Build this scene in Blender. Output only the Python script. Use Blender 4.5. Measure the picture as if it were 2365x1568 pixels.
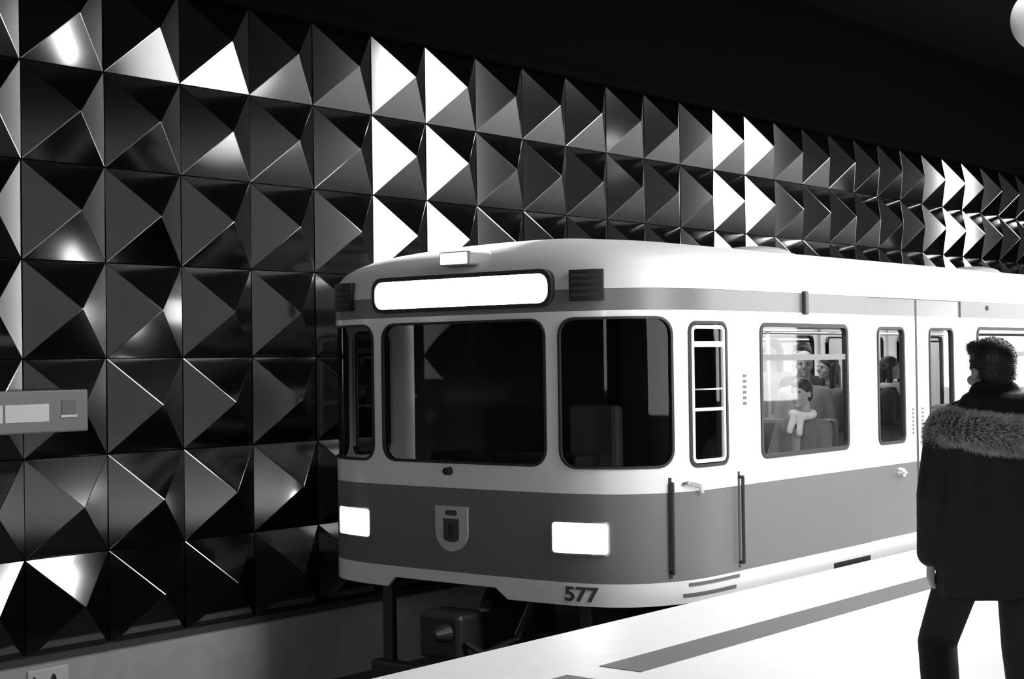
import bpy, bmesh, math, random
from mathutils import Vector, Matrix
from mathutils.geometry import delaunay_2d_cdt, intersect_point_line
random.seed(7)
for o in list(bpy.data.objects): bpy.data.objects.remove(o, do_unlink=True)
SC = bpy.context.scene
COL = SC.collection
EYE = 1.65

# ------------------------------------------------------------------ camera
AL, PI_, RO, FPX = 0.683671, 0.0133236, -0.0140177, 3610.0
F = Vector((math.cos(AL)*math.cos(PI_), math.sin(AL)*math.cos(PI_), math.sin(PI_)))
R0 = Vector((math.sin(AL), -math.cos(AL), 0)); U0 = R0.cross(F)
R = math.cos(RO)*R0 + math.sin(RO)*U0; U = -math.sin(RO)*R0 + math.cos(RO)*U0
cd = bpy.data.cameras.new('camera'); cam = bpy.data.objects.new('camera', cd); COL.objects.link(cam)
cd.sensor_width = 36.0; cd.lens = FPX/2365*36.0; cd.clip_start = 0.05; cd.clip_end = 200
M = Matrix((R, U, -F)).transposed().to_4x4(); M.translation = Vector((0, 0, EYE)); cam.matrix_world = M
SC.camera = cam

# ------------------------------------------------------------------ world + exposure
w = bpy.data.worlds.new('world'); SC.world = w; w.use_nodes = True
w.node_tree.nodes['Background'].inputs[0].default_value = (1, 1, 1, 1)
w.node_tree.nodes['Background'].inputs[1].default_value = 0.002
SC.view_settings.view_transform = 'Standard'; SC.view_settings.look = 'None'
SC.view_settings.gamma = 1.0; SC.view_settings.use_curve_mapping = False
SC.view_settings.exposure = 0.0
L_STRIP, L_COLUMN, L_CAR, L_SIGN, L_HEAD = 32.0, 13.0, 8.5, 9.0, 25.0
P_TRACK = 24000.0
STRIP_X = [12.95 + 7.25*k for k in range(0, 3)]
COLUMN_X = [8.66 + 7.25*k for k in (-2, 0, 1, 2, 3)]  # first column stands behind the camera, added to light the train front

# ------------------------------------------------------------------ materials
def mat(name, v, rough=0.6, metal=0.0, emit=0.0, spec=0.5, noise=0.0, nscale=20.0, bump=0.0, bscale=60.0, coat=0.0):
    m = bpy.data.materials.new(name); m.use_nodes = True
    nt = m.node_tree; b = nt.nodes['Principled BSDF']
    b.inputs['Base Color'].default_value = (v, v, v, 1)
    b.inputs['Roughness'].default_value = rough; b.inputs['Metallic'].default_value = metal
    b.inputs['Specular IOR Level'].default_value = spec
    b.inputs['Coat Weight'].default_value = coat; b.inputs['Coat Roughness'].default_value = 0.08
    if emit:
        b.inputs['Emission Color'].default_value = (1, 1, 1, 1); b.inputs['Emission Strength'].default_value = emit
    if noise or bump:
        tc = nt.nodes.new('ShaderNodeTexCoord')
    if noise:
        n = nt.nodes.new('ShaderNodeTexNoise'); n.inputs['Scale'].default_value = nscale; n.inputs['Detail'].default_value = 5
        nt.links.new(tc.outputs['Object'], n.inputs['Vector'])
        r = nt.nodes.new('ShaderNodeMapRange')
        r.inputs['To Min'].default_value = max(0, v*(1-noise)); r.inputs['To Max'].default_value = min(1, v*(1+noise))
        nt.links.new(n.outputs['Fac'], r.inputs['Value'])
        c = nt.nodes.new('ShaderNodeCombineColor')
        for k in range(3): nt.links.new(r.outputs['Result'], c.inputs[k])
        nt.links.new(c.outputs[0], b.inputs['Base Color'])
    if bump:
        n2 = nt.nodes.new('ShaderNodeTexNoise'); n2.inputs['Scale'].default_value = bscale; n2.inputs['Detail'].default_value = 4
        nt.links.new(tc.outputs['Object'], n2.inputs['Vector'])
        bp = nt.nodes.new('ShaderNodeBump'); bp.inputs['Strength'].default_value = bump; bp.inputs['Distance'].default_value = 0.01
        nt.links.new(n2.outputs['Fac'], bp.inputs['Height']); nt.links.new(bp.outputs['Normal'], b.inputs['Normal'])
    return m

def glass(name, tint=0.85, ior=1.5):
    m = bpy.data.materials.new(name); m.use_nodes = True; nt = m.node_tree
    nt.nodes.remove(nt.nodes['Principled BSDF']); out = nt.nodes['Material Output']
    t = nt.nodes.new('ShaderNodeBsdfTransparent'); t.inputs[0].default_value = (tint, tint, tint, 1)
    g = nt.nodes.new('ShaderNodeBsdfGlossy'); g.inputs['Roughness'].default_value = 0.03
    fr = nt.nodes.new('ShaderNodeFresnel'); fr.inputs['IOR'].default_value = ior
    mx = nt.nodes.new('ShaderNodeMixShader')
    nt.links.new(fr.outputs[0], mx.inputs[0]); nt.links.new(t.outputs[0], mx.inputs[1]); nt.links.new(g.outputs[0], mx.inputs[2])
    nt.links.new(mx.outputs[0], out.inputs['Surface']); return m

# train livery: one material whose painted bands follow the height on the car body
Z_SK, Z_LB, Z_LT, Z_BB, Z_BT = EYE-1.69, EYE-1.533, EYE-0.925, EYE+0.333, EYE+0.481
V_WHITE, V_BLUE = 0.78, 0.15
def livery(name):
    m = bpy.data.materials.new(name); m.use_nodes = True; nt = m.node_tree; b = nt.nodes['Principled BSDF']
    tc = nt.nodes.new('ShaderNodeTexCoord'); sp = nt.nodes.new('ShaderNodeSeparateXYZ'); nt.links.new(tc.outputs['Object'], sp.inputs[0])
    val = nt.nodes.new('ShaderNodeValue'); val.outputs[0].default_value = V_WHITE; cur = val.outputs[0]
    for z, v in ((Z_LB, V_BLUE), (Z_LT, V_WHITE), (Z_BB, V_BLUE), (Z_BT, V_WHITE)):
        gt = nt.nodes.new('ShaderNodeMath'); gt.operation = 'GREATER_THAN'; gt.inputs[1].default_value = z
        nt.links.new(sp.outputs['Z'], gt.inputs[0])
        mx = nt.nodes.new('ShaderNodeMix'); mx.data_type = 'FLOAT'; mx.inputs[3].default_value = v
        nt.links.new(gt.outputs[0], mx.inputs[0]); nt.links.new(cur, mx.inputs[2]); cur = mx.outputs[0]
    cc = nt.nodes.new('ShaderNodeCombineColor')
    for k in range(3): nt.links.new(cur, cc.inputs[k])
    nt.links.new(cc.outputs[0], b.inputs['Base Color'])
    b.inputs['Roughness'].default_value = 0.3
    return m
m_white = mat('white_paint', V_WHITE, 0.28, coat=0.2)
m_blue = mat('blue_grey_paint', V_BLUE, 0.42)
m_roof = mat('roof_paint', 0.60, 0.45)
m_livery = livery('door_livery')
m_trans = mat('transom_grey', 0.16, 0.5)
m_gasket = mat('rubber', 0.015, 0.6)
m_dark = mat('dark_steel', 0.02, 0.5, noise=0.4)
m_black = mat('black_plastic', 0.01, 0.4)
m_alu = mat('aluminium', 0.7, 0.3, metal=1.0)
m_glass = glass('window_glass', 0.9, 1.3); m_cabglass = glass('cab_glass', 0.5, 1.2)
m_sign = mat('lit_sign', 0.9, 0.4, emit=L_SIGN); m_head = mat('headlamp_glow', 0.9, 0.3, emit=L_HEAD)
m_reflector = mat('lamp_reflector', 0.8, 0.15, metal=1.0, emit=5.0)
m_in_white = mat('interior_laminate', 0.7, 0.4); m_in_floor = mat('interior_floor', 0.2, 0.5, noise=0.3)
m_in_light = mat('interior_tube', 0.9, 0.5, emit=L_CAR)
m_seat = mat('seat_vinyl', 0.16, 0.5, noise=0.2); m_cab = mat('cab_lining', 0.03, 0.7)
m_panel = mat('pyramid_aluminium', 0.32, 0.115, metal=1.0, noise=0.10, nscale=3.0)
m_wallback = mat('dark_wall', 0.0012, 0.95, spec=0.02); m_conc = mat('concrete', 0.42, 0.85, noise=0.25, nscale=6, bump=0.2)
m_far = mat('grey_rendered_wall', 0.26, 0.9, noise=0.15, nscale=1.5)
m_fardark = mat('darkened_far_wall', 0.03, 0.8, noise=0.2, nscale=2)
m_floor = mat('pale_platform', 0.80, 0.5, noise=0.06, nscale=8)
m_strip = mat('grey_guide_strip', 0.13, 0.6, noise=0.12, nscale=30)
m_edge = mat('platform_edge_side', 0.05, 0.8, noise=0.3)
m_bed = mat('ballast_dark', 0.035, 0.9, noise=0.5, nscale=30, bump=0.6, bscale=30)
m_rail = mat('rail_steel', 0.3, 0.35, metal=1.0)
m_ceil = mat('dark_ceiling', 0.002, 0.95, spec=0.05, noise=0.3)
m_pillar = mat('white_pillar', 0.85, 0.5)
m_column = mat('unseen_column_glow', 0.8, 0.4, emit=L_COLUMN)
m_strip_l = mat('light_strip', 0.9, 0.5, emit=L_STRIP)
m_fixture = mat('fixture_grey', 0.25, 0.5); m_shade = mat('lamp_shade_grey', 0.28, 0.5)

# ------------------------------------------------------------------ helpers
def mesh_from(name, verts, faces, smooth=False):
    me = bpy.data.meshes.new(name); me.from_pydata([tuple(v) for v in verts], [], faces); me.update()
    if smooth:
        me.polygons.foreach_set('use_smooth', [True]*len(me.polygons))
    return me
def link(name, me, m, parent=None):
    o = bpy.data.objects.new(name, me); COL.objects.link(o)
    if m is not None and me is not None: me.materials.append(m)
    if parent is not None:
        o.parent = parent
        # mesh data is written in world coordinates: cancel the (unrotated) chain of parents
        off = Vector((0, 0, 0)); p = parent
        while p is not None: off += p.location; p = p.parent
        o.location = -off
    return o
def empty(name, loc, label, cat, group=None):
    o = bpy.data.objects.new(name, None); COL.objects.link(o); o.location = loc; o.empty_display_size = 0.2
    return tag(o, label, cat, group)
def tag(o, label=None, cat=None, group=None):
    if label: o['label'] = label
    if cat: o['category'] = cat
    if group: o['group'] = group
    return o
def struct(o): o['kind'] = 'structure'; return o
def bm_done(bm, name, m, parent=None, smooth=False):
    bmesh.ops.recalc_face_normals(bm, faces=bm.faces)
    me = bpy.data.meshes.new(name); bm.to_mesh(me); bm.free()
    if smooth: me.polygons.foreach_set('use_smooth', [True]*len(me.polygons))
    return link(name, me, m, parent)
def add_box(bm, x0, x1, y0, y1, z0, z1, bev=0.0, seg=2):
    r = bmesh.ops.create_cube(bm, size=1.0)
    for v in r['verts']:
        v.co = Vector(((x0+x1)/2+v.co.x*(x1-x0), (y0+y1)/2+v.co.y*(y1-y0), (z0+z1)/2+v.co.z*(z1-z0)))
    if bev:
        es = list({e for v in r['verts'] for e in v.link_edges})
        bmesh.ops.bevel(bm, geom=es, offset=bev, segments=seg, affect='EDGES', profile=0.5)
def box(name, x0, x1, y0, y1, z0, z1, m, parent=None, bev=0.0):
    bm = bmesh.new(); add_box(bm, x0, x1, y0, y1, z0, z1, bev); return bm_done(bm, name, m, parent)
def add_cyl(bm, p, q, r1, r2=None, n=16, caps=True):
    p, q = Vector(p), Vector(q); d = q-p; r2 = r1 if r2 is None else r2
    res = bmesh.ops.create_cone(bm, cap_ends=caps, segments=n, radius1=r1, radius2=r2, depth=d.length)
    rot = d.to_track_quat('Z', 'Y').to_matrix().to_4x4()
    bmesh.ops.transform(bm, matrix=Matrix.Translation((p+q)/2) @ rot, verts=res['verts'])
def add_sphere(bm, c, r, sc=(1, 1, 1), u=16, v=10, rot=None):
    res = bmesh.ops.create_uvsphere(bm, u_segments=u, v_segments=v, radius=r)
    mt = Matrix.Translation(c) @ (rot.to_4x4() if rot else Matrix.Identity(4)) @ Matrix.Diagonal((*sc, 1))
    bmesh.ops.transform(bm, matrix=mt, verts=res['verts'])
def add_tube(bm, pts, r, n=8):
    for a, b in zip(pts[:-1], pts[1:]): add_cyl(bm, a, b, r, n=n)
    for c in pts[1:-1]: add_sphere(bm, c, r, u=n, v=6)

# ------------------------------------------------------------------ station shell
XA, XB = -8.0, 34.0
WD, PP, WX0, WZ0, WH = 9.8, 0.7208, 6.474, EYE+2.219, 0.215
CEIL = EYE+4.6
BED = -1.05
ED = 5.75
# pyramid-clad wall across the track
wall = struct(box('wall_left', XA, XB, WD+0.015, WD+0.3, BED, CEIL, m_wallback))
pbm = bmesh.new()
g = 0.004
vs = [pbm.verts.new(c) for c in ((g, 0, -g), (PP-g, 0, -g), (PP-g, 0, -PP+g), (g, 0, -PP+g))]
vb = [pbm.verts.new((v.co.x, 0.02, v.co.z)) for v in vs]
ap = pbm.verts.new((PP/2, -WH, -PP/2))
for k in range(4):
    pbm.faces.new((vs[k], vs[(k+1) % 4], ap)); pbm.faces.new((vs[(k+1) % 4], vs[k], vb[k], vb[(k+1) % 4]))
ridge = [e for e in pbm.edges if ap in e.verts]
bmesh.ops.bevel(pbm, geom=ridge, offset=0.003, segments=1, affect='EDGES')
bmesh.ops.recalc_face_normals(pbm, faces=pbm.faces)
pme = bpy.data.meshes.new('panel'); pbm.to_mesh(pme); pbm.free(); pme.materials.append(m_panel)
for r in range(-1, 6):
    for n in range(-6, 30):
        o = bpy.data.objects.new('panel', pme); COL.objects.link(o); o.parent = wall
        o.location = (WX0+n*PP, WD, WZ0-r*PP)
        # each folded sheet sits a hair out of true, as hung panels do
        o.rotation_euler = (random.uniform(-.004, .004), random.uniform(-.002, .002), random.uniform(-.004, .004))
PB = WZ0-6*PP
struct(box('trim_1', XA, XB, WD-0.06, WD+0.014, PB-0.016, PB+0.03, m_edge))
struct(box('baseboard_left', XA, XB, WD-0.12, WD+0.014, BED, PB-0.018, m_conc))
struct(box('trim_2', XA, XB, WD-0.05, WD+0.014, WZ0+PP+0.01, WZ0+PP+0.09, m_wallback))
# track bed, platform, ceiling, far walls
struct(box('track_bed', XA, XB, ED-0.6, WD+0.3, BED-0.3, BED, m_bed))
fl = struct(box('floor', XA, XB, -7.0, ED, -0.28, 0.0, m_floor))
struct(box('trim_3', XA, XB, ED-0.6, ED-0.25, BED, -0.28, m_edge))
struct(box('trim_4', XA, XB, ED-0.005, ED+0.012, -0.28, -0.035, m_edge))
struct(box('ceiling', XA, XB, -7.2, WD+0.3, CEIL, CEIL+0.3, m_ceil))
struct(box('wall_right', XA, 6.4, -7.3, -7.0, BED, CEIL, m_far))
struct(box('wall_right', 6.4, XB, -7.3, -7.05, BED, CEIL, m_fardark))  # unseen stretch of wall, darkened so the panels mirroring it stay dark
struct(box('wall_back', XA-0.3, XA, -7.3, WD+0.3, BED-0.3, CEIL+0.3, m_wallback))
struct(box('wall_front', XB, XB+0.3, -7.3, WD+0.3, BED-0.3, CEIL+0.3, m_wallback))
# guide strip let into the platform, laid in lengths with one wide gap that leaves the pale floor bare
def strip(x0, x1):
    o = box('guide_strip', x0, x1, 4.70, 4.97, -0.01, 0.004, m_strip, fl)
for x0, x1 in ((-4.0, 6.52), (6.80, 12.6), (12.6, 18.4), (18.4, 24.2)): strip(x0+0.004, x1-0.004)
# ceiling light strips between the pillars
for k, x in enumerate(STRIP_X):
    t = empty('ceiling_light_strip', (x, 5.0, CEIL),
              'long ceiling light strip above the platform edge between two light columns', 'ceiling light', 'ceiling strips over the platform edge')
    bm = bmesh.new(); add_box(bm, x-1.7, x+1.7, 4.5, 5.5, CEIL-0.10, CEIL-0.004, 0.01); bm_done(bm, 'housing', m_fixture, t)
    me = mesh_from('diffuser', [(x-1.65, 4.54, CEIL-0.104), (x+1.65, 4.54, CEIL-0.104), (x+1.65, 5.46, CEIL-0.104), (x-1.65, 5.46, CEIL-0.104)], [(0, 3, 2, 1)])
    link('diffuser', me, m_strip_l, t)
CY, CR = 2.25, 0.62  # unseen columns, added to light the train side and show in the panels
for x in COLUMN_X:
    t = empty('unseen_light_column', (x, CY, 0), 'unseen round light column, added to light the train side and the panel reflections', 'lamp', 'added light columns out of view')
    bm = bmesh.new(); add_cyl(bm, (x, CY, 0.0), (x, CY, 1.15), CR+.02, n=48); add_cyl(bm, (x, CY, 0.0), (x, CY, .15), CR+.06, n=48); bm_done(bm, 'base', m_conc, t)
    bm = bmesh.new(); add_cyl(bm, (x, CY, 1.15), (x, CY, CEIL-.25), CR, n=48, caps=False); bm_done(bm, 'glowing_drum', m_column, t, True)
    bm = bmesh.new(); add_cyl(bm, (x, CY, CEIL-.25), (x, CY, CEIL), CR+.05, n=48); bm_done(bm, 'collar', m_fixture, t)

# added spotlight out of view, brightening the train roof that the top panels mirror
P0, P1 = Vector((16.0, 8.6, CEIL-.27)), Vector((8.95, 8.15, EYE+.93)); dr = (P1-P0).normalized()
t = empty('added_roof_spotlight', (P0.x, P0.y, CEIL), 'added unseen spotlight over the track, brightening the front roof of the train', 'spotlight')
bm = bmesh.new(); add_cyl(bm, (P0.x, P0.y, CEIL), (P0.x, P0.y, CEIL-.16), .03, n=12); add_cyl(bm, (P0.x, P0.y, CEIL-.02), (P0.x, P0.y, CEIL), .09, n=20); bm_done(bm, 'stem', m_black, t)
bm = bmesh.new(); add_cyl(bm, P0-dr*.22, P0+dr*.14, .12, .15, n=28, caps=False); add_cyl(bm, P0-dr*.24, P0-dr*.20, .10, .12, n=28); bm_done(bm, 'can', m_black, t)
ld = bpy.data.lights.new('bulb', 'SPOT'); ld.energy = P_TRACK; ld.spot_size = math.radians(15); ld.spot_blend = .6; ld.shadow_soft_size = .05
lo = bpy.data.objects.new('bulb', ld); COL.objects.link(lo); lo.parent = t; lo.location = P0-t.location; lo.rotation_euler = dr.to_track_quat('-Z', 'Y').to_euler()

# ------------------------------------------------------------------ train: body outline in plan
DC, HW, XEND = 7.52, 1.67, 22.6
prof = [(0, 8.55), (.45, 8.553), (.92, 8.575), (1.17, 8.62), (1.32, 8.68), (1.45, 8.785), (1.545, 8.925), (1.615, 9.08), (1.655, 9.24), (1.67, 9.45)]
def catmull(ps, n=10):
    out = []; P = [(-ps[1][0], ps[1][1])]+ps+[(ps[-1][0], ps[-1][1]+.25)]
    for i in range(1, len(P)-2):
        p0, p1, p2, p3 = (Vector(q) for q in P[i-1:i+3])
        for k in range(n):
            t = k/n
            out.append(.5*((2*p1)+(-p0+p2)*t+(2*p0-5*p1+4*p2-p3)*t*t+(-p0+3*p1-3*p2+p3)*t**3))
    out.append(Vector(P[-2])); return out
OUT = catmull(prof); OUT.append(Vector((HW, XEND)))
CUM = [0.0]
for a, b in zip(OUT[:-1], OUT[1:]): CUM.append(CUM[-1]+(b-a).length)
S_STR = CUM[-2]
def plan(s):
    a = abs(s)
    if a >= CUM[-1]: u, x = OUT[-1]
    elif a >= S_STR: u, x = HW, OUT[-2][1]+a-S_STR
    else:
        lo, hi = 0, len(CUM)-2
        while hi-lo > 1:
            md = (lo+hi)//2
            if CUM[md] <= a: lo = md
            else: hi = md
        t = (a-CUM[lo])/max(1e-9, CUM[lo+1]-CUM[lo]); p = OUT[lo].lerp(OUT[lo+1], t); u, x = p
    return (u if s >= 0 else -u), x
def normal(s):
    u0, x0 = plan(s-.01); u1, x1 = plan(s+.01)
    du, dx = u1-u0, x1-x0; L = math.hypot(du, dx) or 1
    return dx/L, -du/L                     # outward in (u, X)
def P3(s, z, off=0.0):
    u, x = plan(s); nu, nx = normal(s)
    return Vector((x+nx*off, DC-(u+nu*off), z))
def sX(x): return S_STR+x-OUT[-2][1]       # s of a station X on the platform side
def sU(u):                                 # s of a lateral position on the front (u>0 platform side)
    lo, hi = 0.0, S_STR
    for _ in range(40):
        md = (lo+hi)/2
        if plan(md)[0] < abs(u): lo = md
        else: hi = md
    return math.copysign(lo, u)

def rrect(s0, s1, z0, z1, r, n=5):
    r = min(r, (s1-s0)/2-1e-3, (z1-z0)/2-1e-3); o = []
    for cx, cz, a0 in ((s1-r, z1-r, 0), (s0+r, z1-r, 90), (s0+r, z0+r, 180), (s1-r, z0+r, 270)):
        for k in range(n+1):
            a = math.radians(a0+90*k/n); o.append((cx+r*math.cos(a), cz+r*math.sin(a)))
    return o
def subdiv(loop, step=0.12):
    o = []
    for i, p in enumerate(loop):
        q = loop[(i+1) % len(loop)]; d = math.hypot(q[0]-p[0], q[1]-p[1])
        ts = [0.0]
        if abs(q[0]-p[0]) > 1e-6 and min(p[0], q[0]) < S_STR and max(p[0], q[0]) > -S_STR:
            for sb in (-S_STR-.01, S_STR+.01):
                t = (sb-p[0])/(q[0]-p[0])
                if 1e-4 < t < 1-1e-4: ts.append(t)
            ts.sort(); out_ = []
            for a, b in zip(ts, ts[1:]+[1.0]):
                mid = p[0]+(q[0]-p[0])*(a+b)/2
                n = max(1, math.ceil((b-a)*d/step)) if abs(mid) < S_STR else 1
                out_ += [a+(b-a)*k/n for k in range(n)]
            ts = out_
        for t in ts: o.append((p[0]+(q[0]-p[0])*t, p[1]+(q[1]-p[1])*t))
    return o
def inside(p, loop):
    c = False; j = len(loop)-1
    for i in range(len(loop)):
        (xi, yi), (xj, yj) = loop[i], loop[j]
        if (yi > p[1]) != (yj > p[1]) and p[0] < (xj-xi)*(p[1]-yi)/(yj-yi)+xi: c = not c
        j = i
    return c
def sheet(name, outer, holes, m, parent, off=0.0, depth=0.03, step=0.07):
    loops = [subdiv(outer, step)]+[subdiv(h, step) for h in holes]
    pts, edges = [], []
    for lp in loops:
        b = len(pts); pts += lp; edges += [(b+i, b+(i+1) % len(lp)) for i in range(len(lp))]
    s0 = min(p[0] for p in outer); s1 = max(p[0] for p in outer); z0 = min(p[1] for p in outer); z1 = max(p[1] for p in outer)
    lo, hi = max(s0, -S_STR-.03), min(s1, S_STR+.03)
    if hi > lo:
        ns = int((hi-lo)/step); nz = max(1, int((z1-z0)/0.2))
        for i in range(1, ns):
            for j in range(1, nz):
                p = (lo+(hi-lo)*i/ns, z0+(z1-z0)*j/nz)
                if inside(p, outer) and not any(inside(p, h) for h in holes): pts.append(p)
    V, E, Fc, *_ = delaunay_2d_cdt([Vector(p) for p in pts], edges, [], 0, 1e-5)
    faces = []
    for f in Fc:
        c = sum((V[i] for i in f), Vector((0, 0)))/len(f)
        if inside(c, loops[0]) and not any(inside(c, h) for h in loops[1:]): faces.append(tuple(f))
    verts = [P3(v.x, v.y, off) for v in V]; nfront = len(faces)
    for li, lp in enumerate(loops):
        b = len(verts); n = len(lp)
        verts += [P3(s, z, off) for s, z in lp]+[P3(s, z, off-depth) for s, z in lp]
        for i in range(n):
            j = (i+1) % n; faces.append((b+i, b+j, b+n+j, b+n+i))
    me = bpy.data.meshes.new(name); me.from_pydata([tuple(v) for v in verts], [], faces); me.update()
    me.polygons.foreach_set('use_smooth', [k < nfront for k in range(len(faces))])
    return link(name, me, m, parent)
def rect(s0, s1, z0, z1): return [(s1, z1), (s0, z1), (s0, z0), (s1, z0)]
def ring(name, outer, inner, m, parent, o1=0.012, o0=-0.03):
    A, B = outer, inner; n = len(A); verts = []; faces = []
    # refine along curved parts
    A2, B2 = [], []
    for i in range(n):
        a, a2, b, b2 = A[i], A[(i+1) % n], B[i], B[(i+1) % n]
        d = math.hypot(a2[0]-a[0], a2[1]-a[1]); k = max(1, int(d/0.08)) if abs(a[0]) < S_STR else 1
        for q in range(k):
            t = q/k; A2.append((a[0]+(a2[0]-a[0])*t, a[1]+(a2[1]-a[1])*t)); B2.append((b[0]+(b2[0]-b[0])*t, b[1]+(b2[1]-b[1])*t))
    n = len(A2)
    rows = [[P3(s, z, o0) for s, z in A2], [P3(s, z, o1) for s, z in A2], [P3(s, z, o1) for s, z in B2], [P3(s, z, o0) for s, z in B2]]
    for rw in rows: verts += rw
    for r in range(3):
        for i in range(n):
            j = (i+1) % n; faces.append((r*n+i, r*n+j, (r+1)*n+j, (r+1)*n+i))
    me = mesh_from(name, verts, faces); return link(name, me, m, parent)

train = empty('subway_train', (15.0, DC, BED),
              'white and grey subway train with lit headlights standing at the platform edge', 'train')

W_T, W_B = EYE+0.252, EYE-0.752
doors = [(11.82, 13.69), (17.2, 19.07)]
wins = [(10.06, 11.45), (14.04, 15.43), (15.66, 17.05), (19.4, 20.8)]
cabwin = (9.143, 9.598)
# front window loops
f_c = rrect(sU(-.73), sU(.84), EYE-.745, EYE+.29, .13)
f_r = rrect(sU(.94), sU(1.592), EYE-.752, EYE+.29, .12)
f_l = rrect(-sU(1.592), -sU(.82), EYE-.752, EYE+.29, .12)
def side(sg, a, b):                        # s-interval on the platform (sg=1) or far side
    return (sX(a), sX(b)) if sg > 0 else (-sX(b), -sX(a))
win_loops = []
for sg in (1, -1):
    for a, b in wins: win_loops.append((sg, rrect(*side(sg, a, b), W_B, W_T, .075), 'side'))
    win_loops.append((sg, rrect(*side(sg, *cabwin), W_B-.01, W_T+.005, .075), 'cab'))
# body sheets split at the doorways
S1, S2 = sX(doors[0][0]), sX(doors[0][1]); S3, S4 = sX(doors[1][0]), sX(doors[1][1]); SE = sX(XEND)
segs = [(-S1, S1), (S2, S3), (S4, SE), (-S3, -S2), (-SE, -S4)]
nz0 = Z_SK; nzn = EYE-1.615
for i, (a, b) in enumerate(segs):
    if i == 0:
        c0, c1 = sU(-.65), sU(.43)         # coupler notch in the front skirt
        outer = [(b, Z_LB), (a, Z_LB), (a, nz0), (c0-.05, nz0), (c0+.03, nzn), (c1-.06, nzn), (c1+.05, nz0), (b, nz0)]
    else: outer = rect(a, b, nz0, Z_LB)
    sheet('skirt', outer, [], m_white, train)
    sheet('lower_panel', rect(a, b, Z_LB+.002, Z_LT), [], m_blue, train)
    hs = [lp for sg, lp, k in win_loops if a < lp[0][0] < b]
    if i == 0: hs += [f_c, f_r, f_l]
    sheet('window_belt', rect(a, b, Z_LT+.002, Z_BB), hs, m_white, train)
    sheet('cornice_band', rect(a, b, Z_BB+.002, Z_BT), [], m_blue, train)
# windows in the body: rubber gasket, pane, transoms
def inset(s0, s1, z0, z1, d, r): return rrect(s0+d, s1-d, z0+d, z1-d, max(.02, r-d))
def bounds(lp): return min(p[0] for p in lp), max(p[0] for p in lp), min(p[1] for p in lp), max(p[1] for p in lp)
def window(lp, r, gw, m_pane, parent, off=0.0, name='window', mg=None):
    s0, s1, z0, z1 = bounds(lp); inn = inset(s0, s1, z0, z1, gw, r)
    fr = ring(name, rrect(s0, s1, z0, z1, r), inn, mg or m_gasket, parent, off+.010, off-.035)
    sheet('pane', inn, [], m_pane, fr, off-.012, .004)
    return fr, bounds(inn)
for lp in (f_c, f_r, f_l): window(lp, .125, .018, m_cabglass, train, name='windscreen')
def slab(name, s0, s1, z0, z1, o0, o1, m, parent):
    return sheet(name, rect(s0, s1, z0, z1), [], m, parent, o1, o1-o0)
for sg, lp, k in win_loops:
    if k == 'side':
        fr, (a, b, c, d) = window(lp, .075, .03, m_glass, train)
        slab('transom', a, b, EYE-.03, EYE+.015, -.02, .0, m_trans, fr)
        slab('top_rail', a, b, d-.055, d-.03, -.03, -.012, m_gasket, fr)
    else:
        fr, (a, b, c, d) = window(lp, .075, .022, m_cabglass, train, name='cab_window', mg=m_gasket)
        s0, s1, z0, z1 = bounds(lp)
        ring('inner_frame', inset(s0, s1, z0, z1, .03, .075), inset(s0, s1, z0, z1, .055, .075), m_white, fr, .006, -.02)
        slab('transom', a+.03, b-.03, EYE+.075, EYE+.115, -.02, .004, m_white, fr)
        slab('bar', a+.03, b-.03, EYE-.372, EYE-.35, -.02, .004, m_white, fr)
        slab('bar', a+.03, b-.03, EYE-.225, EYE-.215, -.02, .0, m_alu, fr)
# doors
m_sticker = mat('sticker_grey', 0.12, 0.6); m_stick2 = mat('sticker_pale', 0.55, 0.6)
for di, (a, b) in enumerate(doors):
    for sg in (1, -1):
        md = (a+b)/2
        for li, (x0, x1) in enumerate(((a+.004, md-.02), (md+.02, b-.004))):
            s0, s1 = side(sg, x0, x1)
            wx = (12.0+a-11.82, 12.515+a-11.82) if li == 0 else (13.012+a-11.82, 13.531+a-11.82)
            lp = rrect(*side(sg, *wx), EYE-.752, EYE+.238, .07)
            lf = sheet('door_leaf', rect(s0, s1, Z_SK+.01, Z_BT-.002), [lp], m_livery, train, -.012, .03)
            window(lp, .07, .022, m_glass, lf, -.012, 'door_window')
            if sg > 0:
                sx = (md-.115, md-.06) if li == 0 else (md+.075, md+.135)
                q = slab('sticker', *side(sg, *sx), EYE-.70, EYE-.44, -.012, -.0095, m_stick2, lf)
                for k in range(7):
                    slab('printed_line', *side(sg, sx[0]+.012, sx[1]-.012), EYE-.685+k*.034, EYE-.667+k*.034, -.0095, -.0085, m_sticker, q)
                hx = md-.36 if li == 0 else md+.36
                bm = bmesh.new(); c = P3(sX(hx), EYE-1.0)
                add_cyl(bm, c+Vector((0, .012, 0)), c+Vector((0, -.03, 0)), .045, .035, n=20)
                add_box(bm, c.x-.03, c.x+.03, c.y-.045, c.y-.02, c.z-.008, c.z+.008, .003)
                bm_done(bm, 'door_handle', m_alu, lf)
        s0, s1 = side(sg, md-.022, md+.022)
        slab('door_seam', s0, s1, Z_SK+.01, Z_BT-.002, -.03, -.012, m_gasket, train)
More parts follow.
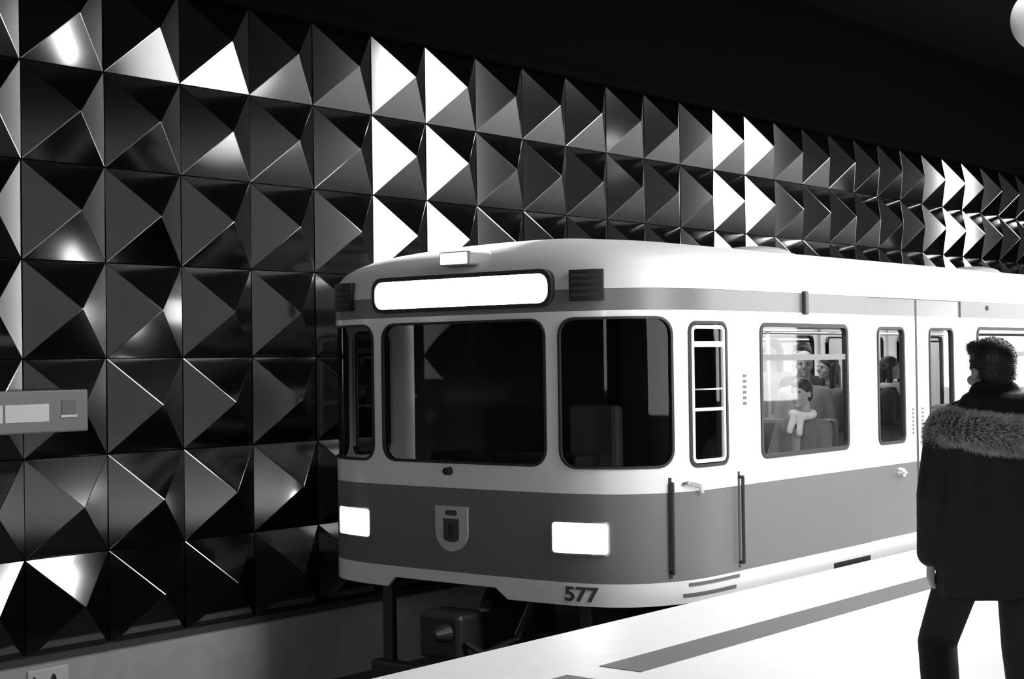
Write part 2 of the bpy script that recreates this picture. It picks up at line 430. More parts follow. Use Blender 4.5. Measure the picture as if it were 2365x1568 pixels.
# roof: shoulders rise and close in towards the crown
rp = [(0, Z_BT+.002), (.008, EYE+.56), (.03, EYE+.635), (.075, EYE+.69), (.15, EYE+.735), (.27, EYE+.785), (.45, EYE+.83), (.75, EYE+.88), (1.1, EYE+.915), (1.58, EYE+.935)]
ss = [-SE, -sX(14), -S_STR]+[-S_STR+2*S_STR*k/60 for k in range(1, 60)]+[S_STR, sX(14), SE]
verts, faces = [], []
for i_, z in rp:
    for s in ss:
        u, x = plan(s); k = 1-i_/HW
        x2 = x+i_*0.75 if abs(s) < S_STR else x+i_*0.75*max(0, 1-(x-9.45)/4)
        verts.append((x2, DC-u*k, z))
n = len(ss)
for r in range(len(rp)-1):
    for i in range(n-1): faces.append((r*n+i, r*n+i+1, (r+1)*n+i+1, (r+1)*n+i))
link('roof', mesh_from('roof', verts, faces, True), m_roof, train)
box('end_wall', XEND-.05, XEND, DC-HW+.02, DC+HW-.02, Z_SK, EYE+.75, m_white, train)
for x in (12.35, 17.2):
    bm = bmesh.new(); add_sphere(bm, (x, 7.2, EYE+.93), .4, (1, .7, .17), 24, 12); add_box(bm, x-.34, x+.34, 6.98, 7.42, EYE+.86, EYE+.94, .02)
    bm_done(bm, 'roof_vent', m_fixture, train, True)
# front: destination display, roof lamp, marker lights, headlights, crest, number, wiper
su0, su1 = sU(-.76), sU(.89)
lp = rrect(su0, su1, EYE+.395, EYE+.60, .075)
fr = ring('destination_display', rrect(su0-.03, su1+.03, EYE+.368, EYE+.632, .095), lp, m_gasket, train, .045, -.02)
sheet('lit_panel', lp, [], m_sign, fr, .038, .03)
bm = bmesh.new(); c = P3(0, EYE+.735)
add_box(bm, c.x-.055, c.x+.2, DC-.065-.15, DC-.065+.15, EYE+.69, EYE+.795, .02, 3)
rl = bm_done(bm, 'roof_headlamp', m_fixture, train)
bm = bmesh.new(); add_box(bm, c.x-.062, c.x-.052, DC-.19, DC+.06, EYE+.703, EYE+.782, .003); bm_done(bm, 'lamp_glass', m_sign, rl)
for sg in (1, -1):
    a, b = sorted((sU(sg*1.05), sU(sg*1.28)))
    t = slab('marker_light', a, b, EYE+.40, EYE+.615, -.01, .035, m_black, train)
    for k in range(4): slab('louvre', a+.015, b-.015, EYE+.43+k*.045, EYE+.452+k*.045, .035, .045, m_dark, t)
    a, b = sorted((sU(sg*.88), sU(sg*1.285)))
    fr = ring('headlight', rrect(a-.012, b+.012, EYE-1.342, EYE-1.108, .03), rrect(a, b, EYE-1.33, EYE-1.12, .025), m_alu, train, .014, -.03)
    sheet('reflector', rrect(a, b, EYE-1.33, EYE-1.12, .025), [], m_reflector, fr, .008, .008)
    mid = (a+b)/2+sg*.055
    cc = P3(mid, EYE-1.225, -.004); nu, nx = normal(mid)
    bm = bmesh.new(); add_sphere(bm, cc, .095, (.22, 1.15, 1), 24, 14); bm_done(bm, 'lens', m_head, fr, True)
m_crest = mat('crest_pale', 0.5, 0.4); m_crestd = mat('crest_dark', 0.06, 0.4)
def shield(u0, u1, z0, z1, sh):
    um, hw = (u0+u1)/2, (u1-u0)/2; o = [(u1, z1), (u0, z1), (u0, z0+sh)]
    for k in range(1, 12):
        a = math.pi+math.pi*k/12; o.append((um+hw*math.cos(a), z0+sh+sh*math.sin(a)))
    o.append((u1, z0+sh)); return o
cu = sU(-.03)
cr = sheet('crest', shield(cu-.155, cu+.155, EYE-1.385, EYE-1.055, .15), [], m_crest, train, .014, .014)
sheet('crest_field', shield(cu-.075, cu+.075, EYE-1.315, EYE-1.145, .03), [], m_crestd, cr, .017, .003)
sheet('crest_crown', rrect(cu-.055, cu+.055, EYE-1.122, EYE-1.083, .015), [], m_crestd, cr, .017, .003)
sheet('crest_figure', rrect(cu-.03, cu+.03, EYE-1.29, EYE-1.19, .02), [], m_dark, cr, .019, .002)
# wiper boss under the centre windscreen
bm = bmesh.new(); c = P3(sU(-.05), EYE-.80, .02); add_cyl(bm, c+Vector((.02, 0, 0)), c+Vector((-.03, 0, 0)), .032, .026, n=16)
add_cyl(bm, c+Vector((-.03, 0, 0)), c+Vector((-.045, 0, 0)), .016, n=12)
bm_done(bm, 'wiper_boss', m_black, train)
# running number on the skirt
def text_mesh(body, size):
    cu_ = bpy.data.curves.new('number', 'FONT'); cu_.body = body; cu_.size = size; cu_.align_x = 'CENTER'; cu_.extrude = .0015; cu_.offset = .004
    ob = bpy.data.objects.new('tmp', cu_); COL.objects.link(ob); dg = bpy.context.evaluated_depsgraph_get()
    me = bpy.data.meshes.new_from_object(ob.evaluated_get(dg)); bpy.data.objects.remove(ob); return me
me = text_mesh('577', .135); sn = sU(1.09)
for v in me.vertices:
    p = P3(sn+v.co.x*1.25, EYE-1.655+v.co.y, .003+v.co.z); v.co = p
me.materials.clear(); link('running_number', me, mat('number_paint', 0.05, .5), train)
# cab door: outline grooves with grab rails, latch, foot steps
for x in (8.985, 9.735):
    s = sX(x) if x > 9.45 else None
    if s is None:
        lo = 0
        for k in range(2000):
            if plan(k*.002)[1] >= x: s = k*.002; break
    slab('door_groove', s-.012, s+.012, EYE-1.51, EYE-.82, .0, .003, m_black, train)
    bm = bmesh.new(); p0 = P3(s, EYE-.86, .035); p1 = P3(s, EYE-1.47, .035)
    add_tube(bm, [P3(s, EYE-.86, 0), p0, p1, P3(s, EYE-1.47, 0)], .013); bm_done(bm, 'grab_rail', m_dark, train)
bm = bmesh.new(); add_tube(bm, [P3(sX(9.5)-.42, EYE-.87, .005), P3(sX(9.5)-.40, EYE-.86, .035), P3(sX(9.5)-.30, EYE-.885, .04), P3(sX(9.5)-.27, EYE-.93, .03)], .016); bm_done(bm, 'cab_door_latch', m_alu, train)
for z, o_ in ((EYE-1.575, 0), (EYE-1.645, .05)):
    slab('foot_step', sX(9.12)-o_, sX(9.72)-o_, z, z+.022, .0, .008, m_sticker, train)
slab('step_slot', sX(11.16), sX(11.79), EYE-1.69, EYE-1.635, .0, .004, m_black, train)
# side details: indicator lamp on the cornice, notice between cab and first window
bm = bmesh.new(); c = P3(sX(10.74), EYE+.41); add_box(bm, c.x-.03, c.x+.03, c.y-.03, c.y+.005, EYE+.32, EYE+.50, .008); bm_done(bm, 'indicator_lamp', m_dark, train)
bm = bmesh.new(); c = P3(sX(14.3), EYE+.43); add_cyl(bm, c, c+Vector((0, -.012, 0)), .022, n=14); bm_done(bm, 'bolt', m_dark, train)
t = slab('notice', sX(9.80), sX(9.87), EYE-.36, EYE-.10, .0, .002, m_stick2, train)
for k in range(6): slab('printed_line', sX(9.81), sX(9.86), EYE-.345+k*.04, EYE-.325+k*.04, .002, .003, m_sticker, t)
# under the floor: frame, bogie, wheels, coupler
box('underframe', 9.0, XEND-.1, 6.1, 8.8, EYE-1.66, EYE-1.58, m_dark, train)
for bx in (11.0, 20.5):
    bg = box('bogie_frame', bx-1.5, bx+1.5, 6.6, 8.3, BED+.42, BED+.62, m_dark, train, .03)
    for wx in (bx-1.0, bx+1.0):
        bm = bmesh.new(); add_cyl(bm, (wx, 6.75, BED+.55), (wx, 8.15, BED+.55), .07, n=14); bm_done(bm, 'axle', m_dark, bg)
        for wy in (6.73, 8.17):
            bm = bmesh.new(); add_cyl(bm, (wx, wy-.06, BED+.55), (wx, wy+.06, BED+.55), .40, n=32); add_cyl(bm, (wx, wy-.08, BED+.55), (wx, wy+.08, BED+.55), .12, n=16); bm_done(bm, 'wheel', m_rail, bg)
cp = box('coupler', 8.62, 9.6, DC-.11, DC+.11, BED+.62, BED+.82, m_dark, train, .03)
bm = bmesh.new(); add_box(bm, 8.35, 8.64, DC-.2, DC+.2, BED+.56, BED+.90, .04); add_cyl(bm, (8.36, DC-.07, BED+.76), (8.22, DC-.07, BED+.76), .075, .03, n=18); bm_done(bm, 'coupler_head', m_dark, cp)
bm = bmesh.new(); add_tube(bm, [(8.9, DC-.5, EYE-1.62), (8.62, DC-.5, BED+.72), (8.45, DC-.34, BED+.62), (8.40, DC-.22, BED+.7)], .028); bm_done(bm, 'air_hose', m_black, cp)
bm = bmesh.new(); add_box(bm, 8.7, 8.82, 6.35, 8.55, BED+.22, BED+.40, .02)
for y in (6.5, 8.4): add_box(bm, 8.74, 8.8, y-.05, y+.05, BED+.39, EYE-1.6, .01)
bm_done(bm, 'rail_guard', m_dark, train)
# cab interior
PX = 9.86
box('cab_floor', 9.0, PX, 6.15, 8.85, EYE-1.575, EYE-1.54, m_cab, train)
box('cab_partition', PX, PX+.05, 5.92, 9.12, EYE-1.54, EYE+.55, m_cab, train)
box('cab_ceiling', 8.85, PX, 6.05, 8.85, EYE+.5, EYE+.53, m_cab, train)
bm = bmesh.new(); add_box(bm, 8.72, 9.12, 6.35, 8.55, EYE-1.54, EYE-.80, .04); add_box(bm, 8.80, 9.10, 6.6, 8.0, EYE-.80, EYE-.68, .03); ct = bm_done(bm, 'driver_console', m_cab, train)
bm = bmesh.new(); add_box(bm, 9.30, 9.72, 6.85, 7.35, EYE-1.10, EYE-1.0, .03); add_box(bm, 9.66, 9.78, 6.87, 7.33, EYE-1.0, EYE-.35, .04); add_cyl(bm, (9.5, 7.1, EYE-1.54), (9.5, 7.1, EYE-1.1), .05); bm_done(bm, 'driver_seat', m_seat, train)
# passenger saloon
box('saloon_floor', PX+.05, XEND-.05, 5.98, 9.06, EYE-1.60, EYE-1.55, m_in_floor, train)
box('saloon_ceiling', PX+.05, XEND-.05, 6.02, 9.02, EYE+.48, EYE+.51, m_in_white, train)
box('saloon_end', PX+.052, PX+.075, 5.92, 9.12, EYE-1.54, EYE+.48, m_in_white, train)
for y in (6.75, 8.15):
    for k in range(4): box('ceiling_tube', 10.2+k*3.1, 13.0+k*3.1, y-.1, y+.1, EYE+.42, EYE+.478, m_in_light, train, .01)
def bench(x, y, face):
    bm = bmesh.new(); f = face
    x0, x1 = sorted((x, x+f*.42)); add_box(bm, x0, x1, y-.44, y+.44, EYE-1.17, EYE-1.08, .03)
    x0, x1 = sorted((x-f*.09, x+f*.02)); add_box(bm, x0, x1, y-.44, y+.44, EYE-1.10, EYE-.52, .04)
    add_box(bm, min(x, x+f*.3), max(x, x+f*.3), y-.4, y+.4, EYE-1.55, EYE-1.17, .01)
    o = bm_done(bm, 'bench_seat', m_seat, train); return o
for x, f in ((10.03, 1), (11.62, -1), (14.15, 1), (15.45, -1), (15.75, 1), (17.0, -1)):
    for y in (6.50, 8.40): bench(x, y, f)
for x, y in ((11.75, 6.75), (11.75, 8.2), (13.85, 6.75), (13.85, 8.2), (12.8, 7.45)):
    bm = bmesh.new(); add_cyl(bm, (x, y, EYE-1.55), (x, y, EYE+.48), .018, n=12); bm_done(bm, 'grab_pole', m_alu, train)
for y in (6.6, 8.3):
    bm = bmesh.new(); add_cyl(bm, (10.0, y, EYE+.25), (22.0, y, EYE+.25), .015, n=10)
    for x in (10.6, 13.2, 16.2, 19.2): add_cyl(bm, (x, y, EYE+.25), (x, y, EYE+.48), .012, n=8)
    bm_done(bm, 'grab_rail', m_alu, train)

# ------------------------------------------------------------------ rails
for y, side_ in ((6.73, 'nearer the platform'), (8.17, 'nearer the pyramid wall')):
    bm = bmesh.new()
    add_box(bm, XA+.1, XB-.1, y-.065, y+.065, BED, BED+.02); add_box(bm, XA+.1, XB-.1, y-.012, y+.012, BED+.02, BED+.115); add_box(bm, XA+.1, XB-.1, y-.034, y+.034, BED+.115, BED+.15, .006)
    tag(bm_done(bm, 'rail', m_rail), 'steel running rail in the dark track bed, '+side_, 'rail')

# ------------------------------------------------------------------ wall sign, plinth plate, lamp
m_signbox = mat('sign_grey', 0.16, 0.45); m_signw = mat('sign_white', 0.6, 0.5)
sy = WD-WH-.10
t = empty('wall_sign', (6.3, sy, EYE-.33), 'grey wall sign with white lettering panel in front of the metal pyramids', 'sign')
zc, hh = EYE-.315, .15; xr = 6.80
box('sign_box', 4.3, xr, sy, sy+.09, zc-hh, zc+hh, m_signbox, t, .012)
for x0, x1 in ((5.2, 6.10), (6.118, 6.47)): box('white_panel', x0, x1, sy-.006, sy+.002, zc-.07, zc+.055, m_signw, t, .003)
pc = box('pictogram', 6.575, 6.69, sy-.005, sy+.002, zc-.03, zc+.075, m_sticker, t, .003)
box('pictogram_bar', 6.565, 6.70, sy-.009, sy-.004, zc-.045, zc-.028, m_signw, t)
bm = bmesh.new()
for x in (4.7, 6.5): add_cyl(bm, (x, sy+.08, zc), (x, WD-.02, zc), .03, n=12)
bm_done(bm, 'bracket', m_dark, t)
py = WD-.12
t = empty('track_plate', (6.35, py, EYE-2.3), 'small white plate with dark marks on the concrete base of the wall', 'sign')
box('plate', 6.40, 6.74, py-.015, py, EYE-2.5, EYE-2.15, m_signw, t, .01)
for x in (6.45, 6.61):
    bm = bmesh.new(); add_sphere(bm, (x, py-.015, EYE-2.32), .125, (.27, .06, 1), 20, 12); bm_done(bm, 'mark', m_black, t, True)
lx, ly, lz = 13.06, 4.75, EYE+2.81
t = empty('pendant_lamp', (lx, ly, lz), 'pale round lamp shade hanging in the top right corner', 'lamp')
bm = bmesh.new(); add_sphere(bm, (lx, ly, lz), .32, (1, 1, .92), 40, 24); bm_done(bm, 'shade', m_shade, t, True)
bm = bmesh.new(); add_cyl(bm, (lx, ly, lz+.28), (lx, ly, CEIL-.10), .015, n=10); add_cyl(bm, (lx, ly, lz+.26), (lx, ly, lz+.42), .07, .05, n=20); bm_done(bm, 'rod', m_dark, t)

# ------------------------------------------------------------------ people
def remesh(parts, voxel, smooth=2, cut=None):
    bm = bmesh.new()
    for p in parts:
        if p[0] == 'c':
            _, a, b, r1, r2 = p; add_cyl(bm, a, b, r1, r2, n=14); add_sphere(bm, a, r1, u=14, v=8); add_sphere(bm, b, r2, u=14, v=8)
        else:
            _, c, r, sc = p[:4]; add_sphere(bm, c, r, sc, 20, 14, p[4] if len(p) > 4 else None)
    me = bpy.data.meshes.new('tmp'); bm.to_mesh(me); bm.free()
    ob = bpy.data.objects.new('tmp', me); COL.objects.link(ob)
    md = ob.modifiers.new('r', 'REMESH'); md.mode = 'VOXEL'; md.voxel_size = voxel
    if smooth:
        m2 = ob.modifiers.new('s', 'SMOOTH'); m2.iterations = smooth; m2.factor = .5
    dg = bpy.context.evaluated_depsgraph_get(); me2 = bpy.data.meshes.new_from_object(ob.evaluated_get(dg))
    bpy.data.objects.remove(ob); bpy.data.meshes.remove(me)
    if cut:
        b = bmesh.new(); b.from_mesh(me2)
        for co, no in cut:
            r = bmesh.ops.bisect_plane(b, geom=b.verts[:]+b.edges[:]+b.faces[:], plane_co=co, plane_no=no, clear_inner=True)
            es = [e for e in r['geom_cut'] if isinstance(e, bmesh.types.BMEdge)]
            if es: bmesh.ops.holes_fill(b, edges=es, sides=0)
        b.to_mesh(me2); b.free()
    me2.polygons.foreach_set('use_smooth', [True]*len(me2.polygons)); return me2
def cap(a, b, r1, r2=None): return ('c', Vector(a), Vector(b), r1, r1 if r2 is None else r2)
def sph(c, r, sc=(1, 1, 1), rot=None): return ('s', Vector(c), r, sc, rot)
def head_parts(c, yaw=0.0, s=1.0):
    rz = Matrix.Rotation(yaw, 3, 'Z'); c = Vector(c)
    def q(x, y, z): return c+rz@Vector((x*s, y*s, z*s))
    P = [('s', q(0, -.012, .035), .092*s, (.83, 1.03, .98), rz), ('s', q(0, .018, -.035), .07*s, (.84, .98, 1.15), rz),
         ('c', q(0, .085, .012), q(0, .105, -.022), .010*s, .015*s),
         ('c', q(-.02, .078, -.062), q(.02, .078, -.062), .009*s, .009*s), ('s', q(0, .07, -.095), .022*s, (1, 1, .8), rz)]
    for x in (-1, 1):
        P += [('s', q(x*.076, -.01, -.005), .024*s, (.4, .75, 1.15), rz), ('s', q(x*.033, .078, .02), .014*s, (1.2, .6, .8), rz), ('s', q(x*.045, .062, -.03), .022*s, (1, .7, 1), rz)]
    return P
def hand_parts(wr, d, up, side_, curl=0.5, s=1.0):
    # palm + four unequal bent fingers + thumb; d along the forearm, up = back of the hand, side_ = thumb side
    wr, d, up, sd = Vector(wr), Vector(d).normalized(), Vector(up).normalized(), Vector(side_).normalized()
    P = []
    for k, (o, L) in enumerate(((.028, .072), (.010, .080), (-.009, .074), (-.026, .058))):
        b = wr+d*.085*s+sd*o*s
        P.append(('c', wr+d*.01*s+sd*o*.6*s, b, .013*s, .011*s))
        dd = (d*math.cos(curl*.6)-up*math.sin(curl*.6)); p1 = b+dd*L*.48*s; P.append(('c', b, p1, .0095*s, .009*s))
        dd = (d*math.cos(curl*1.5)-up*math.sin(curl*1.5)); p2 = p1+dd*L*.3*s; P.append(('c', p1, p2, .009*s, .0082*s))
        dd = (d*math.cos(curl*2.2)-up*math.sin(curl*2.2)); P.append(('c', p2, p2+dd*L*.22*s, .0082*s, .0075*s))
    t0 = wr+d*.025*s+sd*.022*s; t1 = t0+(d*.6+sd*.75-up*.2).normalized()*.04*s; t2 = t1+(d*.9+sd*.3-up*.35).normalized()*.03*s
    P += [('c', t0, t1, .014*s, .011*s), ('c', t1, t2, .011*s, .009*s)]
    return P
m_skin = mat('skin', 0.30, 0.5); m_skin2 = mat('skin_tan', 0.3, 0.5); m_hair_d = mat('hair_dark', 0.012, 0.5, bump=.5, bscale=90); m_hair_l = mat('hair_fair', 0.35, 0.5, bump=.5, bscale=90); m_hair_g = mat('hair_brown', 0.07, 0.5, bump=.5, bscale=90)
m_shoe = mat('shoe_black', 0.015, 0.4); m_trou = mat('trousers_black', 0.008, 0.85, bump=.3, bscale=120); m_coat = mat('parka_black', 0.006, 0.8, bump=.3, bscale=90)
m_fur = mat('fur_fibre', 0.42, 0.8, noise=.9, nscale=16); m_furbase = mat('fur_underlayer', 0.05, 0.9); m_eye = mat('eye_dark', 0.02, 0.2)

def world_person(root, me_list):
    for nm, me, m, kind in me_list:
        o = bpy.data.objects.new(nm, me); COL.objects.link(o); me.materials.clear(); me.materials.append(m); o.parent = root
        if kind: o['kind'] = kind
def strands(pts, L, w_, rnd=.4):
    verts, faces = [], []
    for p, nrm in pts:
        d = (nrm+Vector((random.uniform(-rnd, rnd), random.uniform(-rnd, rnd), random.uniform(-rnd, rnd)))).normalized()
        sd = d.orthogonal().normalized(); sd.rotate(Matrix.Rotation(random.uniform(0, 6.28), 3, d))
        l = L*random.uniform(.6, 1.2); b = len(verts); bend = Vector((random.uniform(-.3, .3), random.uniform(-.3, .3), -.25))*l
        verts += [p-sd*w_, p+sd*w_, p+d*l*.55+sd*w_*.7, p+d*l*.55-sd*w_*.7, p+d*l+bend*.6]
        faces += [(b, b+1, b+2, b+3), (b+3, b+2, b+4)]
    return verts, faces
# --- the commuter in the parka, seen from behind (local: x to the camera's right, y away from the camera)
PD, PRX = 6.2, 1.902
hx = math.cos(AL)*PD+math.sin(AL)*PRX; hy = math.sin(AL)*PD-math.cos(AL)*PRX
hero = empty('person', (hx, hy, 0), 'person in a long black parka with fur-trimmed hood, seen from behind on the platform', 'person')
hero.rotation_euler = (0, 0, AL-math.pi/2)
HC = (0.0, 0.02, 1.575)
hyaw = .22
body = head_parts(HC, hyaw, 1.02)
body += [cap((0, -.01, 1.53), (0, -.02, 1.40), .058, .068), cap((-.07, -.0, 1.30), (.07, 0, 1.30), .12, .12), cap((0, 0, 1.28), (0, 0, 1.0), .14, .13), cap((-.06, 0, .95), (.06, 0, .95), .12, .12)]
ARM = [(-.19, -.01, 1.36), (-.245, -.03, 1.09), (-.248, .03, .845)]; ARM2 = [(.19, -.01, 1.36), (.25, -.02, 1.09), (.25, .06, .85)]
LEG = [(-.10, .0, .90), (-.215, .08, .50), (-.265, -.18, .20)]; LEG2 = [(.095, 0, .90), (.12, .08, .48), (.15, .05, .10)]
for A in (ARM, ARM2): body += [cap((A[0][0]*.5, A[0][1], A[0][2]), A[0], .07, .055), cap(A[0], A[1], .05, .042), cap(A[1], A[2], .042, .03)]
body += hand_parts(ARM[2], (0, .1, -1), (-1, 0, 0), (0, 1, .1), .5) + hand_parts(ARM2[2], (0, .1, -1), (1, 0, 0), (0, 1, .1), .5)
for A in (LEG, LEG2): body += [cap(A[0], A[1], .078, .055), cap(A[1], A[2], .055, .04)]
body += [cap(LEG[2], (-.285, -.19, .10), .042, .035), cap((-.285, -.19, .10), (-.275, -.06, .04), .035, .03), cap(LEG2[2], (.155, .05, .07), .04, .04), cap((.155, .05, .06), (.17, .2, .05), .04, .032)]
me_body = remesh(body, .0065, 2)
jk = [cap((-.115, -.01, 1.36), (.115, -.01, 1.36), .105, .105), cap((-.17, -.01, 1.345), (-.1, -.01, 1.39), .085, .085), cap((.17, -.01, 1.345), (.1, -.01, 1.39), .085, .085)]
for a, b, r in ((1.32, 1.05, .15), (1.05, .8, .15), (.8, .6, .148)):
    for x in (-.085, 0, .085): jk.append(cap((x, -.01 if not x else 0, a), (x*1.02, -.01 if not x else 0, b), r, r))
for A in (ARM, ARM2):
    jk += [cap(A[0], A[1], .082, .072), cap(A[1], Vector(A[2])+Vector((0, 0, .015)), .07, .056)]
jk += [cap((-.08, -.03, 1.44), (.08, -.03, 1.44), .055, .055), cap((-.15, -.02, 1.415), (0, -.04, 1.45), .05, .06), cap((.15, -.02, 1.415), (0, -.04, 1.45), .05, .06)]
me_j = remesh(jk, .010, 3, cut=[((0, 0, .695), (0, 0, 1))])
hood = [cap((-.16, -.09, 1.40), (.16, -.09, 1.39), .055, .055), cap((-.1, -.09, 1.445), (.1, -.09, 1.435), .062, .062), sph((0, -.10, 1.37), .10, (1.5, .6, .75)), cap((-.05, -.03, 1.49), (.05, -.03, 1.49), .055, .055)]
me_h = remesh(hood, .010, 3)
path = [Vector(p) for p in ((-.195, .05, 1.29), (-.215, -.03, 1.335), (-.205, -.10, 1.37), (-.16, -.185, 1.362), (-.06, -.22, 1.345), (.05, -.225, 1.335), (.15, -.20, 1.325), (.235, -.12, 1.335), (.25, -.03, 1.32), (.22, .05, 1.28))]
def smooth_path(ps, n=6):
    P = [ps[0]*2-ps[1]]+ps+[ps[-1]*2-ps[-2]]; out = []
    for i in range(1, len(P)-2):
        p0, p1, p2, p3 = P[i-1:i+3]
        for k in range(n):
            t = k/n; out.append(.5*((2*p1)+(p2-p0)*t+(2*p0-5*p1+4*p2-p3)*t*t+(3*p1-p0-3*p2+p3)*t**3))
    return out+[ps[-1].copy()]
path = smooth_path(path)
fur = [cap(a, b, .05, .05) for a, b in zip(path[:-1], path[1:])]
me_f = remesh(fur, .012, 1)
pts = []
for a, b in zip(path[:-1], path[1:]):
    n_ = int((b-a).length*26000)
    for _ in range(n_):
        t = random.random(); c = a.lerp(b, t); ax = (b-a).normalized(); o = ax.orthogonal(); o.rotate(Matrix.Rotation(random.uniform(0, 6.283), 3, ax))
        pts.append((c+o*.047, (o*.8+ax*.9).normalized()))
fv, ff = strands(pts, .026, .0011, .55); me_fs = mesh_from('fur', fv, ff)
tr = []
for A in (LEG, LEG2): tr += [cap(A[0], A[1], .10, .078), cap(A[1], A[2], .078, .072)]
tr += [cap((-.09, 0, .92), (.09, 0, .92), .12, .12)]
me_t = remesh(tr, .010, 3)
sh = [cap((-.285, -.20, .12), (-.285, -.20, .055), .05, .05), cap((-.285, -.19, .055), (-.265, .02, .045), .045, .042), cap((.153, .05, .11), (.153, .03, .05), .048, .05), cap((.155, .03, .05), (.18, .24, .045), .048, .042)]
me_s = remesh(sh, .008, 2, cut=[((0, 0, .003), (0, 0, 1))])
rz = Matrix.Rotation(hyaw, 3, 'Z')
def hq(x, y, z): return Vector(HC)+rz@Vector((x, y, z))
hair = [('s', hq(-.062, -.005, .03), .035, (.6, 1.2, 1.1), rz), ('s', hq(.062, -.005, .03), .035, (.6, 1.2, 1.1), rz), ('s', hq(0, -.02, .052), .098, (.86, 1.04, .88), rz), ('s', hq(0, -.052, .0), .075, (1.0, .75, .95), rz), ('s', hq(0, .055, .088), .052, (1.25, 1.0, .62), rz), ('s', hq(-.03, .03, .10), .05, (1, 1.1, .6), rz)]
me_hr = remesh(hair, .008, 1)
pts = [(v.co.copy(), (v.normal+Vector((0, 0, -.25))).normalized()) for v in me_hr.vertices if v.co.z > HC[2]-.03]
hv, hf = strands(pts, .011, .0011, .5); me_hs = mesh_from('hair_tufts', hv, hf)
world_person(hero, [('body', me_body, m_skin, None), ('parka', me_j, m_coat, None), ('hood', me_h, m_coat, None), ('fur_trim', me_f, m_furbase, None), ('fur_fibres', me_fs, m_fur, 'stuff'),
                    ('trousers', me_t, m_trou, None), ('shoes', me_s, m_shoe, None), ('hair', me_hr, m_hair_d, None), ('hair_tufts', me_hs, m_hair_d, 'stuff')])

# --- passengers inside the lit car
def figure(seated):
    P, C, T, S = [], [], [], []
    hz = 1.24 if seated else 1.60; hc = (0, .03, hz)
    sh_ = hz-.23; hp = hz-.76
    P += head_parts(hc, 0) + [cap((0, 0, hz-.06), (0, -.01, sh_+.02), .055, .06), cap((-.07, 0, sh_-.08), (.07, 0, sh_-.08), .11, .11), cap((0, 0, sh_-.1), (0, 0, hp+.12), .13, .12)]
    C += [cap((-.13, 0, sh_-.06), (.13, 0, sh_-.06), .10, .10), cap((0, -.01, sh_+.03), (0, -.01, sh_-.05), .075, .10)]
    for x in (-.08, .08): C.append(cap((x, 0, sh_-.1), (x, 0, hp), .13, .13))
    for s in (-1, 1):
        if seated: A = [(s*.19, 0, sh_-.04), (s*.24, .08, sh_-.30), (s*.10, .30, sh_-.36)]; hd, hu = (-s*.4, 1, -.1), (0, 0, 1)
        else: A = [(s*.19, 0, sh_-.04), (s*.24, .0, sh_-.32), (s*.16, .2, sh_-.40)]; hd, hu = (-s*.2, .9, -.2), (0, 0, 1)
        P += [cap((s*.1, 0, sh_-.03), A[0], .06, .05), cap(A[0], A[1], .045, .04), cap(A[1], A[2], .038, .028)]
        P += hand_parts(A[2], hd, hu, (-s*.6, .2, .3), .6, 1.05)
        C += [cap(A[0], A[1], .068, .06), cap(A[1], Vector(A[1]).lerp(Vector(A[2]), .92), .056, .045)]
        if seated: L = [(s*.10, .02, .50), (s*.13, .44, .49), (s*.12, .46, .10)]
        else: L = [(s*.095, 0, .84), (s*.10, .02, .47), (s*.10, -.01, .10)]
        P += [cap(L[0], L[1], .075, .052), cap(L[1], L[2], .05, .038), cap(L[2], (L[2][0], L[2][1]+.12, .05), .038, .03)]
        T += [cap(L[0], L[1], .095, .07), cap(L[1], L[2], .068, .06)]
        S += [cap((L[2][0], L[2][1]-.01, .08), (L[2][0], L[2][1]-.01, .05), .045, .048), cap((L[2][0], L[2][1], .048), (L[2][0], L[2][1]+.16, .045), .047, .04)]
    T.append(cap((-.08, 0, hp+.02), (.08, 0, hp+.02), .12, .12))
    return hc, [('body', remesh(P, .009, 1)), ('coat', remesh(C, .012, 2)), ('trousers', remesh(T, .014, 2)), ('shoes', remesh(S, .012, 1, cut=[((0, 0, .003), (0, 0, 1))]))]
def hair_mesh(hc, long_):
    c = Vector(hc); H = [('s', c+Vector((0, -.02, .05)), .097, (.88, 1.03, .9)), ('s', c+Vector((0, -.05, -.005)), .075, (1.05, .75, 1))]
    if long_:
        for x in (-.075, .075): H.append(cap(c+Vector((x, -.02, .02)), c+Vector((x*1.1, -.01, -.2)), .036, .03))
        H.append(cap(c+Vector((0, -.07, 0)), c+Vector((0, -.09, -.2)), .065, .05))
    else: H.append(('s', c+Vector((0, .05, .085)), .05, (1.2, .9, .6)))
    return remesh(H, .009, 1)
def eyes_mesh(hc):
    bm = bmesh.new()
    for x in (-.033, .033): add_sphere(bm, Vector(hc)+Vector((x, .087, .02)), .0085, (1.3, .6, .8), 10, 6)
    me = bpy.data.meshes.new('eyes'); bm.to_mesh(me); bm.free(); return me
def scarf_mesh(hc):
    c = Vector(hc)+Vector((0, -.02, -.17)); pts = [c+Vector((.085*math.cos(a*.5236), .075*math.sin(a*.5236), .01*math.sin(a))) for a in range(13)]
    return remesh([cap(a, b, .036) for a, b in zip(pts[:-1], pts[1:])]+[cap(c+Vector((-.03, .08, 0)), c+Vector((-.04, .13, -.15)), .032, .026), cap(c+Vector((.03, .08, 0)), c+Vector((.05, .13, -.13)), .032, .026)], .011, 1)
KIT = {}
for st in (True, False):
    hc, ms = figure(st); KIT[st] = (ms, hair_mesh(hc, False), hair_mesh(hc, True), eyes_mesh(hc), scarf_mesh(hc))
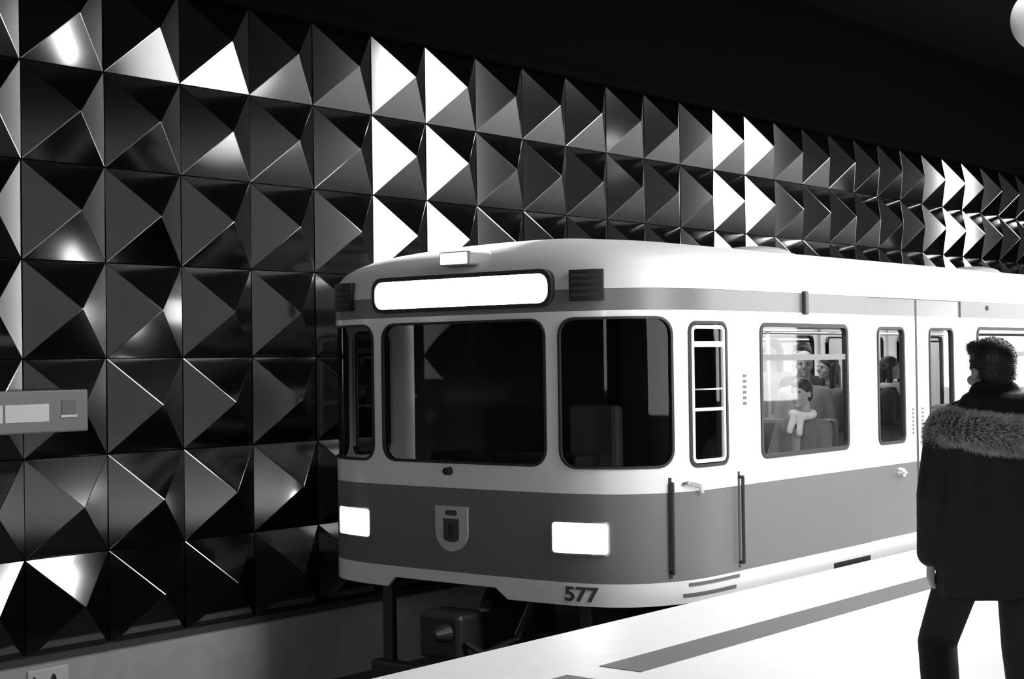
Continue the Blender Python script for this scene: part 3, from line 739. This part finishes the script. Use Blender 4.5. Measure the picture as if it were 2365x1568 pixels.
mc = {v: mat('coat_%s' % nm, v, .8, noise=.25, nscale=25) for v, nm in ((.02, 'black'), (.12, 'charcoal'), (.3, 'grey'), (.6, 'pale'))}
FZ = EYE-1.55
def rider(x, y, rz_, seated, long_, coat, hair_, label, scarf=None, sc=1.0):
    t = empty('person', (x, y, FZ if not seated else FZ), label, 'person', None); t.rotation_euler = (0, 0, rz_); t.scale = (sc,)*3
    ms, h0, h1, ey, sf = KIT[seated]
    items = [(nm, me, {'body': m_skin, 'coat': mc[coat], 'trousers': m_trou, 'shoes': m_shoe}[nm]) for nm, me in ms]
    items += [('hair', h1 if long_ else h0, hair_), ('eyes', ey, m_eye)]
    if scarf is not None: items.append(('scarf', sf, mc[scarf]))
    for nm, me, m in items:
        if not me.materials: me.materials.append(m)
        o = bpy.data.objects.new(nm, me); COL.objects.link(o); o.parent = t
        o.material_slots[0].link = 'OBJECT'; o.material_slots[0].material = m
    return t
h = math.pi/2
rider(11.45, 6.26, h, True, False, .12, m_hair_d, 'dark-haired person with pale scarf seated facing the train front by the wide window', .6)
rider(11.45, 6.92, h, True, True, .3, m_hair_g, 'brown-haired person in grey seated behind the person with the pale scarf')
rider(12.14, 6.62, h+.5, False, False, .3, m_hair_l, 'fair-haired person in a grey coat standing behind the wide window', None, .92)
rider(12.62, 6.62, h-.6, False, True, .12, m_hair_d, 'long dark-haired person in charcoal standing at the right edge of the wide window', None, .9)
rider(13.42, 6.45, math.pi+.5, False, True, .02, m_hair_d, 'long dark-haired person in a black coat and pale scarf standing behind the left door window', .6, .89)
rider(13.1, 7.15, h, False, False, .02, m_hair_d, 'short-haired person in black standing in the doorway, deeper inside the train', None, .97)
rider(14.2, 7.1, -h, False, False, .6, m_hair_l, 'standing person in a pale coat with fair hair deep inside the train')
rider(13.6, 7.75, h, False, True, .3, m_hair_g, 'long-haired standing person in grey near the far doors of the train', None, 1.0)
rider(15.28, 6.3, h, True, False, .6, m_hair_d, 'dark-haired person in a pale coat seated at the window behind the parka wearer')
